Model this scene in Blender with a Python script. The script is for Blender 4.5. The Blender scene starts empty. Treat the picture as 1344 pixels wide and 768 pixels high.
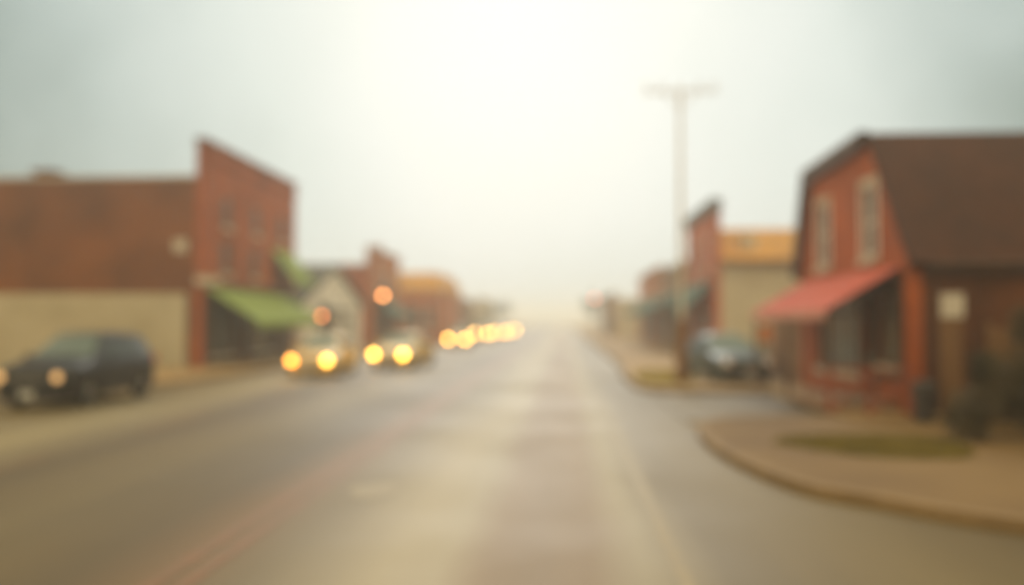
import bpy, bmesh, math, random
from math import sin, cos, pi, radians as R
from mathutils import Vector, Matrix, noise as mnoise
random.seed(7)
sc = bpy.context.scene
C = sc.collection

# ------------------------------------------------------------------ materials
def new_mat(name):
    m = bpy.data.materials.new(name); m.use_nodes = True
    nt = m.node_tree; b = nt.nodes['Principled BSDF']
    return m, nt, b

def c4(c): return (c[0], c[1], c[2], 1)

def wavy(name, col, col2=None, rough=0.7, scale=3.0, metal=0.0, bump=0.15, bscale=40, coat=0, stretch=(1, 1, 1), contrast=(0.35, 0.65), spec=0.5):
    """plain material with two noise tones and a fine bump"""
    m, nt, b = new_mat(name); N = nt.nodes; L = nt.links
    tc = N.new('ShaderNodeTexCoord'); mp = N.new('ShaderNodeMapping'); mp.inputs['Scale'].default_value = stretch
    L.new(tc.outputs['Object'], mp.inputs[0])
    n = N.new('ShaderNodeTexNoise'); n.inputs['Scale'].default_value = scale; n.inputs['Detail'].default_value = 6
    L.new(mp.outputs[0], n.inputs['Vector'])
    r = N.new('ShaderNodeValToRGB'); r.color_ramp.elements[0].position = contrast[0]; r.color_ramp.elements[1].position = contrast[1]
    r.color_ramp.elements[0].color = c4(col); r.color_ramp.elements[1].color = c4(col2 or [min(1, v * 1.25) for v in col])
    L.new(n.outputs['Fac'], r.inputs[0]); L.new(r.outputs[0], b.inputs['Base Color'])
    b.inputs['Roughness'].default_value = rough; b.inputs['Metallic'].default_value = metal
    b.inputs['Coat Weight'].default_value = coat; b.inputs['Specular IOR Level'].default_value = spec
    if bump:
        n2 = N.new('ShaderNodeTexNoise'); n2.inputs['Scale'].default_value = bscale; n2.inputs['Detail'].default_value = 4
        L.new(tc.outputs['Object'], n2.inputs['Vector'])
        bp = N.new('ShaderNodeBump'); bp.inputs['Strength'].default_value = bump; bp.inputs['Distance'].default_value = 0.02
        L.new(n2.outputs['Fac'], bp.inputs['Height']); L.new(bp.outputs[0], b.inputs['Normal'])
    return m

def brick(name, c1, c2, mortar, bw=0.22, bh=0.075, dirt=0.35):
    m, nt, b = new_mat(name); N = nt.nodes; L = nt.links
    tc = N.new('ShaderNodeTexCoord'); sx = N.new('ShaderNodeSeparateXYZ'); L.new(tc.outputs['Object'], sx.inputs[0])
    ad = N.new('ShaderNodeMath'); L.new(sx.outputs[0], ad.inputs[0]); L.new(sx.outputs[1], ad.inputs[1])
    cx = N.new('ShaderNodeCombineXYZ'); L.new(ad.outputs[0], cx.inputs[0]); L.new(sx.outputs[2], cx.inputs[1])
    br = N.new('ShaderNodeTexBrick'); L.new(cx.outputs[0], br.inputs['Vector'])
    br.inputs['Color1'].default_value = c4(c1); br.inputs['Color2'].default_value = c4(c2); br.inputs['Mortar'].default_value = c4(mortar)
    br.inputs['Scale'].default_value = 1; br.inputs['Brick Width'].default_value = bw; br.inputs['Row Height'].default_value = bh
    br.inputs['Mortar Size'].default_value = 0.008; br.inputs['Mortar Smooth'].default_value = 0.3
    n = N.new('ShaderNodeTexNoise'); n.inputs['Scale'].default_value = 0.45; n.inputs['Detail'].default_value = 7
    L.new(tc.outputs['Object'], n.inputs['Vector'])
    mr = N.new('ShaderNodeMapRange'); mr.inputs[1].default_value = 0.3; mr.inputs[2].default_value = 0.7
    mr.inputs[3].default_value = 1 - dirt; mr.inputs[4].default_value = 1.12; L.new(n.outputs['Fac'], mr.inputs[0])
    mx = N.new('ShaderNodeMix'); mx.data_type = 'RGBA'; mx.blend_type = 'MULTIPLY'; mx.inputs['Factor'].default_value = 1
    L.new(br.outputs['Color'], mx.inputs['A']); L.new(mr.outputs[0], mx.inputs['B']); L.new(mx.outputs['Result'], b.inputs['Base Color'])
    bp = N.new('ShaderNodeBump'); bp.inputs['Strength'].default_value = 0.5; bp.inputs['Distance'].default_value = 0.01; bp.invert = True
    L.new(br.outputs['Fac'], bp.inputs['Height']); L.new(bp.outputs[0], b.inputs['Normal'])
    b.inputs['Roughness'].default_value = 0.88
    return m

def rows(name, c1, c2, row=0.25, rough=0.85):
    """courses (shingles, siding, boards): alternate tones by height plus noise"""
    return brick(name, c1, c2, [v * 0.5 for v in c1], bw=row * 1.6, bh=row, dirt=0.25)

def emis(name, col, s):
    m, nt, b = new_mat(name)
    b.inputs['Base Color'].default_value = c4(col); b.inputs['Roughness'].default_value = 0.2
    b.inputs['Emission Color'].default_value = c4(col); b.inputs['Emission Strength'].default_value = s
    return m

M = {}
M['brick_red'] = brick('red brick', (.40, .072, .008), (.48, .098, .014), (.34, .14, .04))
M['brick_side'] = brick('brown brick', (.165, .042, .003), (.235, .066, .006), (.24, .11, .035), dirt=0.45)  # own brown, lowered further to stand for vignetting on the near side
M['brick_warm'] = brick('orange brick', (.55, .15, .035), (.63, .20, .055), (.45, .25, .11))
M['brick_dimmed'] = brick('dimmed brick', (.14, .036, .005), (.20, .054, .008), (.15, .075, .03), dirt=0.55)  # near side wall's brick, darkened to imitate lens vignetting
M['brick_pink'] = brick('pinkish brick', (.52, .105, .045), (.60, .14, .065), (.5, .26, .15))
M['brick_tan'] = brick('tan brown brick', (.30, .15, .07), (.37, .21, .11), (.33, .25, .17))
M['cream'] = wavy('cream stucco', (.41, .37, .245), (.51, .47, .335), .85, .7, bump=.3)
M['greige'] = wavy('greige siding', (.48, .43, .31), (.56, .51, .38), .8, .6, bump=.2, stretch=(1, 1, 4))
M['white'] = wavy('white paint', (.86, .86, .82), (.90, .90, .86), .6, 1.5, bump=.1)
M['stone'] = wavy('pale stone', (.52, .47, .38), (.62, .57, .47), .8, 4)
M['roof_brown'] = rows('brown shingles', (.055, .018, .008), (.085, .028, .012), .14)
M['roof_grey'] = rows('grey shingles', (.10, .11, .11), (.15, .16, .155), .16)
M['roof_tan'] = rows('orange tan shingles', (.62, .31, .05), (.74, .40, .075), .18)
M['tar'] = wavy('tar roofing', (.05, .045, .04), (.09, .08, .07), .9, 1)
M['green_cloth'] = wavy('green awning canvas', (.20, .30, .035), (.27, .38, .06), .85, 2)
M['darkgreen_cloth'] = wavy('dark green canvas', (.035, .10, .075), (.055, .14, .10), .85, 2)
M['red_cloth'] = wavy('red awning canvas', (.50, .065, .014), (.58, .09, .022), .8, 2)
M['pink_cloth'] = wavy('faded valance canvas', (.60, .25, .2), (.68, .38, .32), .8, 3)
M['wood_dark'] = wavy('dark trim wood', (.06, .028, .015), (.10, .048, .025), .7, 3, stretch=(1, 1, .2))
M['wood_brown'] = wavy('weathered brown wood', (.17, .085, .03), (.26, .14, .055), .8, 2, stretch=(6, 6, .4))
M['wood_red'] = wavy('red stained wood', (.26, .06, .025), (.34, .09, .04), .7, 3)
M['pole_wood'] = wavy('pole timber', (.64, .60, .50), (.72, .68, .57), .85, 3, stretch=(4, 4, .3))
M['glass'] = wavy('window glass', (.035, .042, .04), (.06, .068, .062), .28, 1, bump=0, spec=.25)
M['glass_pale'] = wavy('curtained window glass', (.15, .15, .12), (.24, .23, .18), .3, 2, bump=0)
M['metal'] = wavy('grey metal', (.30, .30, .29), (.38, .38, .36), .45, 4, metal=.7)
M['metal_dark'] = wavy('dark metal', (.03, .03, .03), (.05, .05, .05), .5, 4, metal=.4)
M['rubber'] = wavy('tyre rubber', (.018, .017, .016), (.03, .028, .026), .85, 8)
M['rim'] = wavy('alloy rim', (.35, .34, .33), (.45, .44, .42), .35, 5, metal=.8)
M['chrome'] = wavy('bright trim', (.6, .6, .58), (.7, .7, .68), .2, 3, metal=.9, bump=0)
M['navy'] = wavy('dark navy car paint', (.004, .004, .005), (.007, .006, .007), .45, 1.2, metal=0, bump=0, coat=.1, spec=.3)
M['silver'] = wavy('beige tan car paint', (.70, .44, .11), (.78, .52, .15), .45, 1.2, metal=.2, bump=0, coat=.2)
M['gold'] = wavy('pale gold car paint', (.74, .50, .15), (.80, .57, .20), .45, 1.2, metal=.2, bump=0, coat=.2)
M['bluecar'] = wavy('dark blue car paint', (.045, .07, .08), (.065, .095, .105), .4, 1.2, metal=0, bump=0, coat=.1)
M['black_plastic'] = wavy('black plastic', (.02, .02, .02), (.03, .03, .03), .5, 6)
M['windscreen'] = wavy('sky toned windscreen', (.14, .21, .195), (.19, .27, .25), .3, 1, bump=0, coat=.1)  # teal base colour stands for the sky reflected in the glass
M['dark_windscreen'] = wavy('darker sky toned windscreen', (.07, .12, .11), (.10, .16, .145), .3, 1, bump=0, coat=.1)  # same glass with a weaker sky reflection put into its colour
M['side_glass'] = wavy('tinted side glass', (.03, .045, .042), (.04, .055, .05), .4, 1, bump=0, spec=.25)
M['lamp_off'] = wavy('unlit lamp lens', (.6, .42, .32), (.7, .5, .4), .15, 3, bump=0)
M['tail'] = wavy('red tail lens', (.5, .03, .02), (.6, .05, .03), .2, 3, bump=0)
M['plate'] = wavy('plain plate', (.5, .5, .45), (.6, .6, .55), .5, 3)
M['sign_orange'] = wavy('orange sign board', (.80, .22, .03), (.86, .28, .05), .6, 2)
M['bin'] = wavy('dark grey bin plastic', (.035, .03, .03), (.05, .045, .042), .5, 3)
M['grass'] = wavy('grass blades', (.15, .115, .010), (.22, .165, .02), .8, 1.5, bump=0)
M['dry_grass'] = wavy('yellowed grass blades', (.36, .28, .03), (.46, .36, .05), .8, 1.5, bump=0)
M['leaf'] = wavy('shrub leaves', (.04, .033, .008), (.085, .058, .015), .7, 1.2, bump=0)
M['leaf_dark'] = wavy('dark tree leaves', (.07, .085, .05), (.10, .12, .075), .7, .4, bump=0)
M['bark'] = wavy('bark', (.10, .07, .045), (.15, .11, .07), .9, 6)
M['pave'] = wavy('tan concrete paving', (.34, .22, .085), (.44, .30, .13), .75, .5, bump=.3, contrast=(.3, .7))
M['corner'] = wavy('stained sandy paving', (.15, .085, .022), (.24, .15, .048), .8, .45, bump=.3, contrast=(.3, .7))  # stains plus an overall darkening that imitates dim frame edges
M['kerb'] = wavy('kerb concrete', (.20, .13, .055), (.29, .195, .09), .75, 1.5, bump=.3)
M['dirt'] = wavy('tan soil', (.27, .18, .07), (.36, .25, .11), .9, .2, bump=.4, bscale=15)
M['yellow'] = wavy('worn yellow paint', (.23, .175, .065), (.27, .195, .055), .54, 5, contrast=(.4, .6))
M['rust_line'] = wavy('worn orange paint', (.19, .10, .028), (.22, .10, .022), .54, 3, contrast=(.4, .6))

def road_mat():
    m, nt, b = new_mat('worn damp road'); N = nt.nodes; L = nt.links
    tc = N.new('ShaderNodeTexCoord'); sx = N.new('ShaderNodeSeparateXYZ'); L.new(tc.outputs['Object'], sx.inputs[0])
    mp = N.new('ShaderNodeMapping'); mp.inputs['Scale'].default_value = (1, .10, 1); L.new(tc.outputs['Object'], mp.inputs[0])
    n = N.new('ShaderNodeTexNoise'); n.inputs['Scale'].default_value = .55; n.inputs['Detail'].default_value = 8; L.new(mp.outputs[0], n.inputs['Vector'])
    n3 = N.new('ShaderNodeTexNoise'); n3.inputs['Scale'].default_value = .5; n3.inputs['Detail'].default_value = 3
    mp3 = N.new('ShaderNodeMapping'); mp3.inputs['Scale'].default_value = (.6, .5, 1); L.new(tc.outputs['Object'], mp3.inputs[0]); L.new(mp3.outputs[0], n3.inputs['Vector'])
    # wobble x so wheel tracks and dimmed sides are not ruler straight
    wob = N.new('ShaderNodeMath'); wob.operation = 'MULTIPLY_ADD'; wob.inputs[1].default_value = .5; L.new(n3.outputs['Fac'], wob.inputs[0]); L.new(sx.outputs[0], wob.inputs[2])
    mr = N.new('ShaderNodeMapRange'); mr.inputs[1].default_value = -16; mr.inputs[2].default_value = 16; L.new(wob.outputs[0], mr.inputs[0])
    cr = N.new('ShaderNodeValToRGB'); el = cr.color_ramp.elements
    def at(x): return (x + 16) / 32
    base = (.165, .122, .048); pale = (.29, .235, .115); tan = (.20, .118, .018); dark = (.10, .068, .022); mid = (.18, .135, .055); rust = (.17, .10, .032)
    stops = [(-16, dark), (-11, mid), (-9, pale), (-7, dark), (-5.2, base), (-3.6, dark), (-2.85, rust), (-2.2, base), (-1.2, pale), (-.75, pale), (-.35, tan), (.5, tan), (.85, pale), (1.5, base), (3, mid), (5, dark), (16, dark)]  # dark outer stops paint lens vignetting; inner tan, pale and rust are wear
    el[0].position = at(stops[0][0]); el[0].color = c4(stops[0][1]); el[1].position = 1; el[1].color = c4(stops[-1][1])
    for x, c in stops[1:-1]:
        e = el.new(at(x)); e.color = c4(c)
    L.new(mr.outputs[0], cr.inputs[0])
    mr2 = N.new('ShaderNodeMapRange'); mr2.inputs[1].default_value = .3; mr2.inputs[2].default_value = .7; mr2.inputs[3].default_value = .78; mr2.inputs[4].default_value = 1.15; L.new(n.outputs['Fac'], mr2.inputs[0])
    mx = N.new('ShaderNodeMix'); mx.data_type = 'RGBA'; mx.blend_type = 'MULTIPLY'; mx.inputs['Factor'].default_value = 1
    L.new(cr.outputs[0], mx.inputs['A']); L.new(mr2.outputs[0], mx.inputs['B'])
    L.new(mx.outputs['Result'], b.inputs['Base Color'])
    b.inputs['Specular IOR Level'].default_value = .42; b.inputs['Specular Tint'].default_value = (1, .92, .74, 1)
    mr3 = N.new('ShaderNodeMapRange'); mr3.inputs[1].default_value = .35; mr3.inputs[2].default_value = .65; mr3.inputs[3].default_value = .50; mr3.inputs[4].default_value = .58; L.new(n3.outputs['Fac'], mr3.inputs[0])
    L.new(mr3.outputs[0], b.inputs['Roughness'])
    n2 = N.new('ShaderNodeTexNoise'); n2.inputs['Scale'].default_value = 60; n2.inputs['Detail'].default_value = 3; L.new(tc.outputs['Object'], n2.inputs['Vector'])
    bp = N.new('ShaderNodeBump'); bp.inputs['Strength'].default_value = .25; bp.inputs['Distance'].default_value = .01
    L.new(n2.outputs['Fac'], bp.inputs['Height']); L.new(bp.outputs[0], b.inputs['Normal'])
    return m
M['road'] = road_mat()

# ------------------------------------------------------------------ mesh helpers
class MB:
    def __init__(s): s.v = []; s.f = []
    def add(s, vs, fs):
        o = len(s.v); s.v += [tuple(v) for v in vs]; s.f += [tuple(o + i for i in f) for f in fs]; return s
    def box(s, x0, x1, y0, y1, z0, z1):
        x0, x1 = sorted((x0, x1)); y0, y1 = sorted((y0, y1)); z0, z1 = sorted((z0, z1))
        return s.add([(x0, y0, z0), (x1, y0, z0), (x1, y1, z0), (x0, y1, z0), (x0, y0, z1), (x1, y0, z1), (x1, y1, z1), (x0, y1, z1)],
                     [(0, 3, 2, 1), (4, 5, 6, 7), (0, 1, 5, 4), (1, 2, 6, 5), (2, 3, 7, 6), (3, 0, 4, 7)])
    def hexa(s, p):  # 8 points, bottom ring then top ring
        return s.add(p, [(0, 3, 2, 1), (4, 5, 6, 7), (0, 1, 5, 4), (1, 2, 6, 5), (2, 3, 7, 6), (3, 0, 4, 7)])
    def tube(s, a, b, r0, r1=None, n=12, cap=True):
        a = Vector(a); b = Vector(b); r1 = r0 if r1 is None else r1
        d = (b - a).normalized(); u = d.orthogonal().normalized(); w = d.cross(u)
        vs = [a + (u * cos(2 * pi * i / n) + w * sin(2 * pi * i / n)) * r0 for i in range(n)] + [b + (u * cos(2 * pi * i / n) + w * sin(2 * pi * i / n)) * r1 for i in range(n)]
        fs = [(i, (i + 1) % n, n + (i + 1) % n, n + i) for i in range(n)]
        if cap: fs += [tuple(range(n))[::-1], tuple(range(n, 2 * n))]
        return s.add(vs, fs)
    def bar(s, a, b, w, h=None):
        h = h or w; a = Vector(a); b = Vector(b); d = (b - a).normalized()
        u = d.cross(Vector((0, 0, 1))); u = u.normalized() if u.length > 1e-4 else Vector((1, 0, 0)); v = u.cross(d)
        q = [(-1, -1), (1, -1), (1, 1), (-1, 1)]
        return s.hexa([a + u * x * w / 2 + v * y * h / 2 for x, y in q] + [b + u * x * w / 2 + v * y * h / 2 for x, y in q])
    def prism(s, poly, z0, z1):
        n = len(poly)
        return s.add([(x, y, z0) for x, y in poly] + [(x, y, z1) for x, y in poly], [tuple(range(n))[::-1], tuple(range(n, 2 * n))] + [(i, (i + 1) % n, n + (i + 1) % n, n + i) for i in range(n)])
    def ell(s, c, r, nu=14, nv=8):
        vs = []; fs = []
        for j in range(nv + 1):
            t = pi * j / nv
            for i in range(nu):
                p = 2 * pi * i / nu
                vs.append((c[0] + r[0] * sin(t) * cos(p), c[1] + r[1] * sin(t) * sin(p), c[2] + r[2] * cos(t)))
        for j in range(nv):
            for i in range(nu):
                fs.append((j * nu + i, j * nu + (i + 1) % nu, (j + 1) * nu + (i + 1) % nu, (j + 1) * nu + i))
        return s.add(vs, fs)
    def build(s, name, mat, parent=None, smooth=None, bevel=0):
        me = bpy.data.meshes.new(name); me.from_pydata([tuple(v) for v in s.v], [], s.f)
        bm = bmesh.new(); bm.from_mesh(me)
        bmesh.ops.remove_doubles(bm, verts=bm.verts, dist=1e-5) if smooth else None
        bmesh.ops.recalc_face_normals(bm, faces=bm.faces)
        bm.to_mesh(me); bm.free()
        if smooth:
            me.shade_smooth(); me.set_sharp_from_angle(angle=R(smooth))
        o = bpy.data.objects.new(name, me); C.objects.link(o); me.materials.append(mat if not isinstance(mat, str) else M[mat])
        if parent: o.parent = parent
        if bevel:
            bv = o.modifiers.new('Bevel', 'BEVEL'); bv.width = bevel; bv.segments = 2; bv.limit_method = 'ANGLE'
        return o

def tag(o, label=None, cat=None, group=None, kind=None):
    if label: o['label'] = label
    if cat: o['category'] = cat
    if group: o['group'] = group
    if kind: o['kind'] = kind
    return o
def thing(name, label, cat, loc=(0, 0, 0), rz=0, group=None):
    o = bpy.data.objects.new(name, None); C.objects.link(o); o.location = loc; o.rotation_euler = (0, 0, rz); o.empty_display_size = .3
    return tag(o, label, cat, group)
def struct(o): o['kind'] = 'structure'; return o

# wall lying in a plane: axis 'X' = plane at x const (u is y), axis 'Y' = plane at y const (u is x)
def mp(axis, p, t):
    return (lambda u, z, w: (p + w, u, z)) if axis == 'X' else (lambda u, z, w: (u, p + w, z))
def wall(mb, axis, p, inward, u0, u1, z0, top, holes=(), thick=.3):
    """strips between hole edges; top is a number or a function of u"""
    f = mp(axis, p, thick); tf = top if callable(top) else (lambda u: top)
    us = sorted(set([u0, u1] + [h for hh in holes for h in hh[:2]] + list(getattr(tf, 'breaks', []))))
    us = [u for u in us if u0 - 1e-6 <= u <= u1 + 1e-6]
    for a, b in zip(us, us[1:]):
        m_ = (a + b) / 2; hs = sorted([(h[2], h[3]) for h in holes if h[0] < m_ < h[1]])
        z = z0
        pieces = []
        for h0, h1 in hs:
            if h0 > z + 1e-4: pieces.append((z, h0, z, h0) if 0 else (z, z, h0, h0))
            z = h1
        pieces.append((z, z, tf(a + 1e-6), tf(b - 1e-6)))
        for za0, zb0, za1, zb1 in pieces:
            t = inward * thick
            mb.hexa([f(a, za0, 0), f(b, zb0, 0), f(b, zb0, t), f(a, za0, t), f(a, za1, 0), f(b, zb1, 0), f(b, zb1, t), f(a, za1, t)])
    return mb

def abox(mb, axis, p, u0, u1, w0, w1, z0, z1):
    if axis == 'X': mb.box(p + w0, p + w1, u0, u1, z0, z1)
    else: mb.box(u0, u1, p + w0, p + w1, z0, z1)

def window(par, axis, p, inward, u0, u1, z0, z1, fmat='white', gmat='glass', sill=True, rails=1, mull=0, lintel=False, name='window'):
    i = inward; fr = MB(); t = .06; d0, d1 = .06 * i, .14 * i
    abox(fr, axis, p, u0, u0 + t, d0, d1, z0, z1); abox(fr, axis, p, u1 - t, u1, d0, d1, z0, z1)
    abox(fr, axis, p, u0 + t, u1 - t, d0, d1, z0, z0 + t); abox(fr, axis, p, u0 + t, u1 - t, d0, d1, z1 - t, z1)
    for k in range(rails):
        z = z0 + (z1 - z0) * (k + 1) / (rails + 1); abox(fr, axis, p, u0 + t, u1 - t, .07 * i, .135 * i, z - .025, z + .025)
    for k in range(mull):
        u = u0 + (u1 - u0) * (k + 1) / (mull + 1); abox(fr, axis, p, u - .025, u + .025, .075 * i, .13 * i, z0 + t, z1 - t)
    fo = fr.build(name, fmat, par)
    g = MB(); abox(g, axis, p, u0 + t * .7, u1 - t * .7, .10 * i, .115 * i, z0 + t * .7, z1 - t * .7); g.build('pane', gmat, fo)
    if sill:
        s = MB(); abox(s, axis, p, u0 - .1, u1 + .1, -.10 * i, .12 * i, z0 - .16, z0 - .002); s.build('sill', 'stone', fo)
    if lintel:
        s = MB(); abox(s, axis, p, u0 - .1, u1 + .1, -.04 * i, .12 * i, z1 + .002, z1 + .18); s.build('lintel', 'stone', fo)
    return fo

def door(par, axis, p, inward, u0, u1, z1, mat='wood_dark', glass=True):
    i = inward; d = MB(); t = .12
    abox(d, axis, p, u0 + .03, u0 + t, .1 * i, .15 * i, .03, z1 - .03); abox(d, axis, p, u1 - t, u1 - .03, .1 * i, .15 * i, .03, z1 - .03)
    abox(d, axis, p, u0 + t, u1 - t, .1 * i, .15 * i, .03, .5); abox(d, axis, p, u0 + t, u1 - t, .1 * i, .15 * i, z1 - .17, z1 - .03)
    o = d.build('door', mat, par)
    g = MB(); abox(g, axis, p, u0 + t * .8, u1 - t * .8, .115 * i, .135 * i, .48, z1 - .15); g.build('pane', 'glass' if glass else mat, o)
    h = MB(); abox(h, axis, p, u1 - t + .02, u1 - t + .05, .02 * i, .10 * i, .95, 1.2); h.build('handle', 'chrome', o)
    return o

def awning(par, xf, s, y0, y1, zt, zb, proj, mat, valmat=None, val=.22, brackets=True):
    """s = +1 when the street is on +x of the facade"""
    a = MB(); n = max(2, int((y1 - y0) / .6)); x0 = xf + s * .02; x1 = xf + s * proj
    for k in range(n):                       # gently sagging panels between ribs
        ya = y0 + (y1 - y0) * k / n; yb = y0 + (y1 - y0) * (k + 1) / n
        m_ = (ya + yb) / 2
        for j in range(4):
            ta, tb = j / 4, (j + 1) / 4
            def P(t, y, sag, up): return (x0 + (x1 - x0) * t, y, zt + (zb - zt) * t - sag * sin(pi * t) + up)
            for (c, d, sc_, sd) in ((ya, m_, 0, .04), (m_, yb, .04, 0)):
                a.hexa([P(ta, c, sc_, 0), P(tb, c, sc_, 0), P(tb, d, sd, 0), P(ta, d, sd, 0), P(ta, c, sc_, .02), P(tb, c, sc_, .02), P(tb, d, sd, .02), P(ta, d, sd, .02)])
    o = a.build('awning', mat, par)
    v = MB(); k = 0; y = y0
    while y < y1 - .02:
        ye = min(y + .3, y1); v.add([(x1, y, zb), (x1, ye, zb), (x1, ye, zb - val), (x1, (y + ye) / 2, zb - val - .05), (x1, y, zb - val),
                                   (x1 + s * .015, y, zb), (x1 + s * .015, ye, zb), (x1 + s * .015, ye, zb - val), (x1 + s * .015, (y + ye) / 2, zb - val - .05), (x1 + s * .015, y, zb - val)],
                                  [(0, 1, 2, 3, 4), (9, 8, 7, 6, 5), (0, 5, 6, 1), (1, 6, 7, 2), (2, 7, 8, 3), (3, 8, 9, 4), (4, 9, 5, 0)]); y = ye
    v.build('valance', valmat or mat, o)
    f = MB()
    f.tube((x1 - s * .03, y0, zb - .02), (x1 - s * .03, y1, zb - .02), .02)
    for y in (y0 + .03, (y0 + y1) / 2, y1 - .03):
        f.tube((x0, y, zb - .06), (x1 - s * .03, y, zb - .04), .018); f.tube((x0, y, zt - .06), (x1 - s * .03, y, zb - .03), .018)
    f.build('awning_frame', 'metal_dark', o)
    return o

def building(name, label, s, xf, depth, y0, y1, hw, hf, fm, sm, wins=(), shops=(), doors=(), awns=(), fmat='white', gmat='glass', cap='stone', backmat=None, sidewins=(), rooftop=True, chim=()):
    """facade at x=xf facing s, near side wall at y0 facing the camera"""
    t = thing(name, label, 'building', (0, 0, 0)); xb = xf - s * depth
    fc = MB(); wall(fc, 'X', xf, -s, y0, y1, 0, hf, [w for w in wins] + [w for w in shops] + [(d[0], d[1], .0, d[2]) for d in doors], .3)
    fc.build('front_wall', fm, t)
    xi = xf - s * .3; lo, hi = sorted((xi, xb))
    sw = MB(); wall(sw, 'Y', y0, 1, lo, hi, 0, hw, sidewins, .3)
    wall(sw, 'Y', y1, -1, lo, hi, 0, hw, (), .3)
    sw.box(xb, xb + s * .3, y0 + .3, y1 - .3, 0, hw); sw.build('side_wall', sm, t)
    MB().box(xi - s * .002, xb + s * .302, y0 + .302, y1 - .302, hw - .35, hw - .2).build('roof', 'tar', t)
    cp = MB(); cp.box(xf + s * .10, xi - s * .06, y0 - .08, y1 + .08, hf + .002, hf + .14)
    if hw < hf - .05 or True:
        cp.box(xi - s * .062, xb - s * .06, y0 - .06, y0 + .36, hw + .002, hw + .09); cp.box(xi - s * .062, xb - s * .06, y1 - .36, y1 + .06, hw + .002, hw + .09)
    cp.build('coping', cap, t)
    # corbelled cornice band under the coping
    cn = MB(); cn.box(xf + s * .002, xf + s * .08, y0 + .01, y1 - .01, hf - .35, hf - .22); y = y0 + .15
    while y < y1 - .2: cn.box(xf + s * .002, xf + s * .07, y, y + .12, hf - .5, hf - .352); y += .3
    cn.build('cornice', fm, t)
    for w in wins: window(t, 'X', xf, -s, *w, fmat=fmat, gmat=gmat, lintel=True)
    for w in shops: window(t, 'X', xf, -s, *w, fmat='wood_dark', gmat='glass', rails=0, mull=max(1, int((w[1] - w[0]) / 1.2)), name='shop_window')
    for w in sidewins: window(t, 'Y', y0, 1, *w, fmat=fmat, gmat=gmat)
    for d in doors: door(t, 'X', xf, -s, *d)
    for a in awns: awning(t, xf, s, *a)
    for (cx, cy, r, h) in chim:
        c = MB().box(cx - r, cx + r, cy - r, cy + r, hw - .2, hw + h).box(cx - r - .06, cx + r + .06, cy - r - .06, cy + r + .06, hw + h + .002, hw + h + .12).build('chimney', sm, t)
    return t

# ------------------------------------------------------------------ the ground
G = MB().box(-1200, 1200, -1200, 1200, -.3, -.03).build('ground', 'dirt'); struct(G)
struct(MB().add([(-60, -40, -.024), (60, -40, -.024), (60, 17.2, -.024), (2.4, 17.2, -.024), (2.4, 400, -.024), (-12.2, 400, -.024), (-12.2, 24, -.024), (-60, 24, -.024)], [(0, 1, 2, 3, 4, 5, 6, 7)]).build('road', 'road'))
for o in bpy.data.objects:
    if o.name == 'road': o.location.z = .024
def pave(name, poly, z1=.12, mat='pave', kerb=None, kw=.16):
    o = MB().prism(poly, -.02, z1).build(name, mat, bevel=.015); struct(o)
    return o
def kerb_line(pts, z=.135, w=.17):
    k = MB()
    P = [Vector((x, y)) for x, y in pts]; L_ = []; R_ = []
    for i, p in enumerate(P):
        d = (P[min(i + 1, len(P) - 1)] - P[max(i - 1, 0)]).normalized(); n = Vector((-d.y, d.x)); L_.append(p + n * w / 2); R_.append(p - n * w / 2)
    for i in range(len(P) - 1):
        a, b, c, d = R_[i], R_[i + 1], L_[i + 1], L_[i]
        k.hexa([(q.x, q.y, -.02) for q in (a, b, c, d)] + [(q.x, q.y, z) for q in (a, b, c, d)])
    return struct(k.build('kerb', 'kerb', bevel=.012))
def smooth_line(pts, n=6):
    out = []
    for i in range(len(pts) - 1):
        p0 = Vector(pts[max(i - 1, 0)]); p1 = Vector(pts[i]); p2 = Vector(pts[i + 1]); p3 = Vector(pts[min(i + 2, len(pts) - 1)])
        for k in range(n):
            t = k / n; out.append(tuple(.5 * ((2 * p1) + (p2 - p0) * t + (2 * p0 - 5 * p1 + 4 * p2 - p3) * t * t + (3 * p1 - p0 - 3 * p2 + p3) * t ** 3)))
    return out + [tuple(pts[-1])]
# corner lot on the right with its curved kerb
crv = smooth_line([(5.6, 18.1), (3.6, 18.0), (2.75, 17.3), (2.36, 15.65), (2.37, 13.15), (2.75, 10.9), (3.34, 10.03), (4.31, 8.95), (6.2, 7.9), (10, 7.2), (30, 6.9)])
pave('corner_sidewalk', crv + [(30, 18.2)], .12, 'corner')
kerb_line([(x - .0, y) for x, y in crv])
# strip in front of the right-hand buildings
pave('sidewalk', [(5.55, 18.202), (30, 18.202), (30, 24.6), (5.55, 24.6)], .125)
isl = smooth_line([(7.5, 24.602), (4.6, 24.9), (2.9, 25.2), (2.2, 26.2), (2.1, 29), (2.12, 33), (2.35, 36), (2.5, 44)])
pave('parking_apron', isl + [(2.5, 300), (7.5, 300)], .115, 'pave')
kerb_line(isl + [(2.5, 200)])
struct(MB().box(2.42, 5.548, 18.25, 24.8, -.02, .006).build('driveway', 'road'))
pave('back_lot', [(7.502, 24.602), (30, 24.602), (30, 300), (7.502, 300)], .11, 'dirt')
# left pavement and garage apron
lk = smooth_line([(-14.3, 26.2), (-12.7, 26.4), (-12.1, 27.2), (-11.9, 30), (-11.6, 36), (-11.5, 60), (-11.3, 76)])
pave('sidewalk', [(-14.3, 26.2)] + lk + [(-11.3, 300), (-16.5, 300), (-16.5, 26.2)], .12)
kerb_line(lk + [(-11.3, 90), (-10.4, 100), (-10.2, 200)])
pave('garage_apron', [(-60, 24.002), (-16.502, 24.002), (-16.502, 35.0), (-60, 35.0)], .02)
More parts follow.
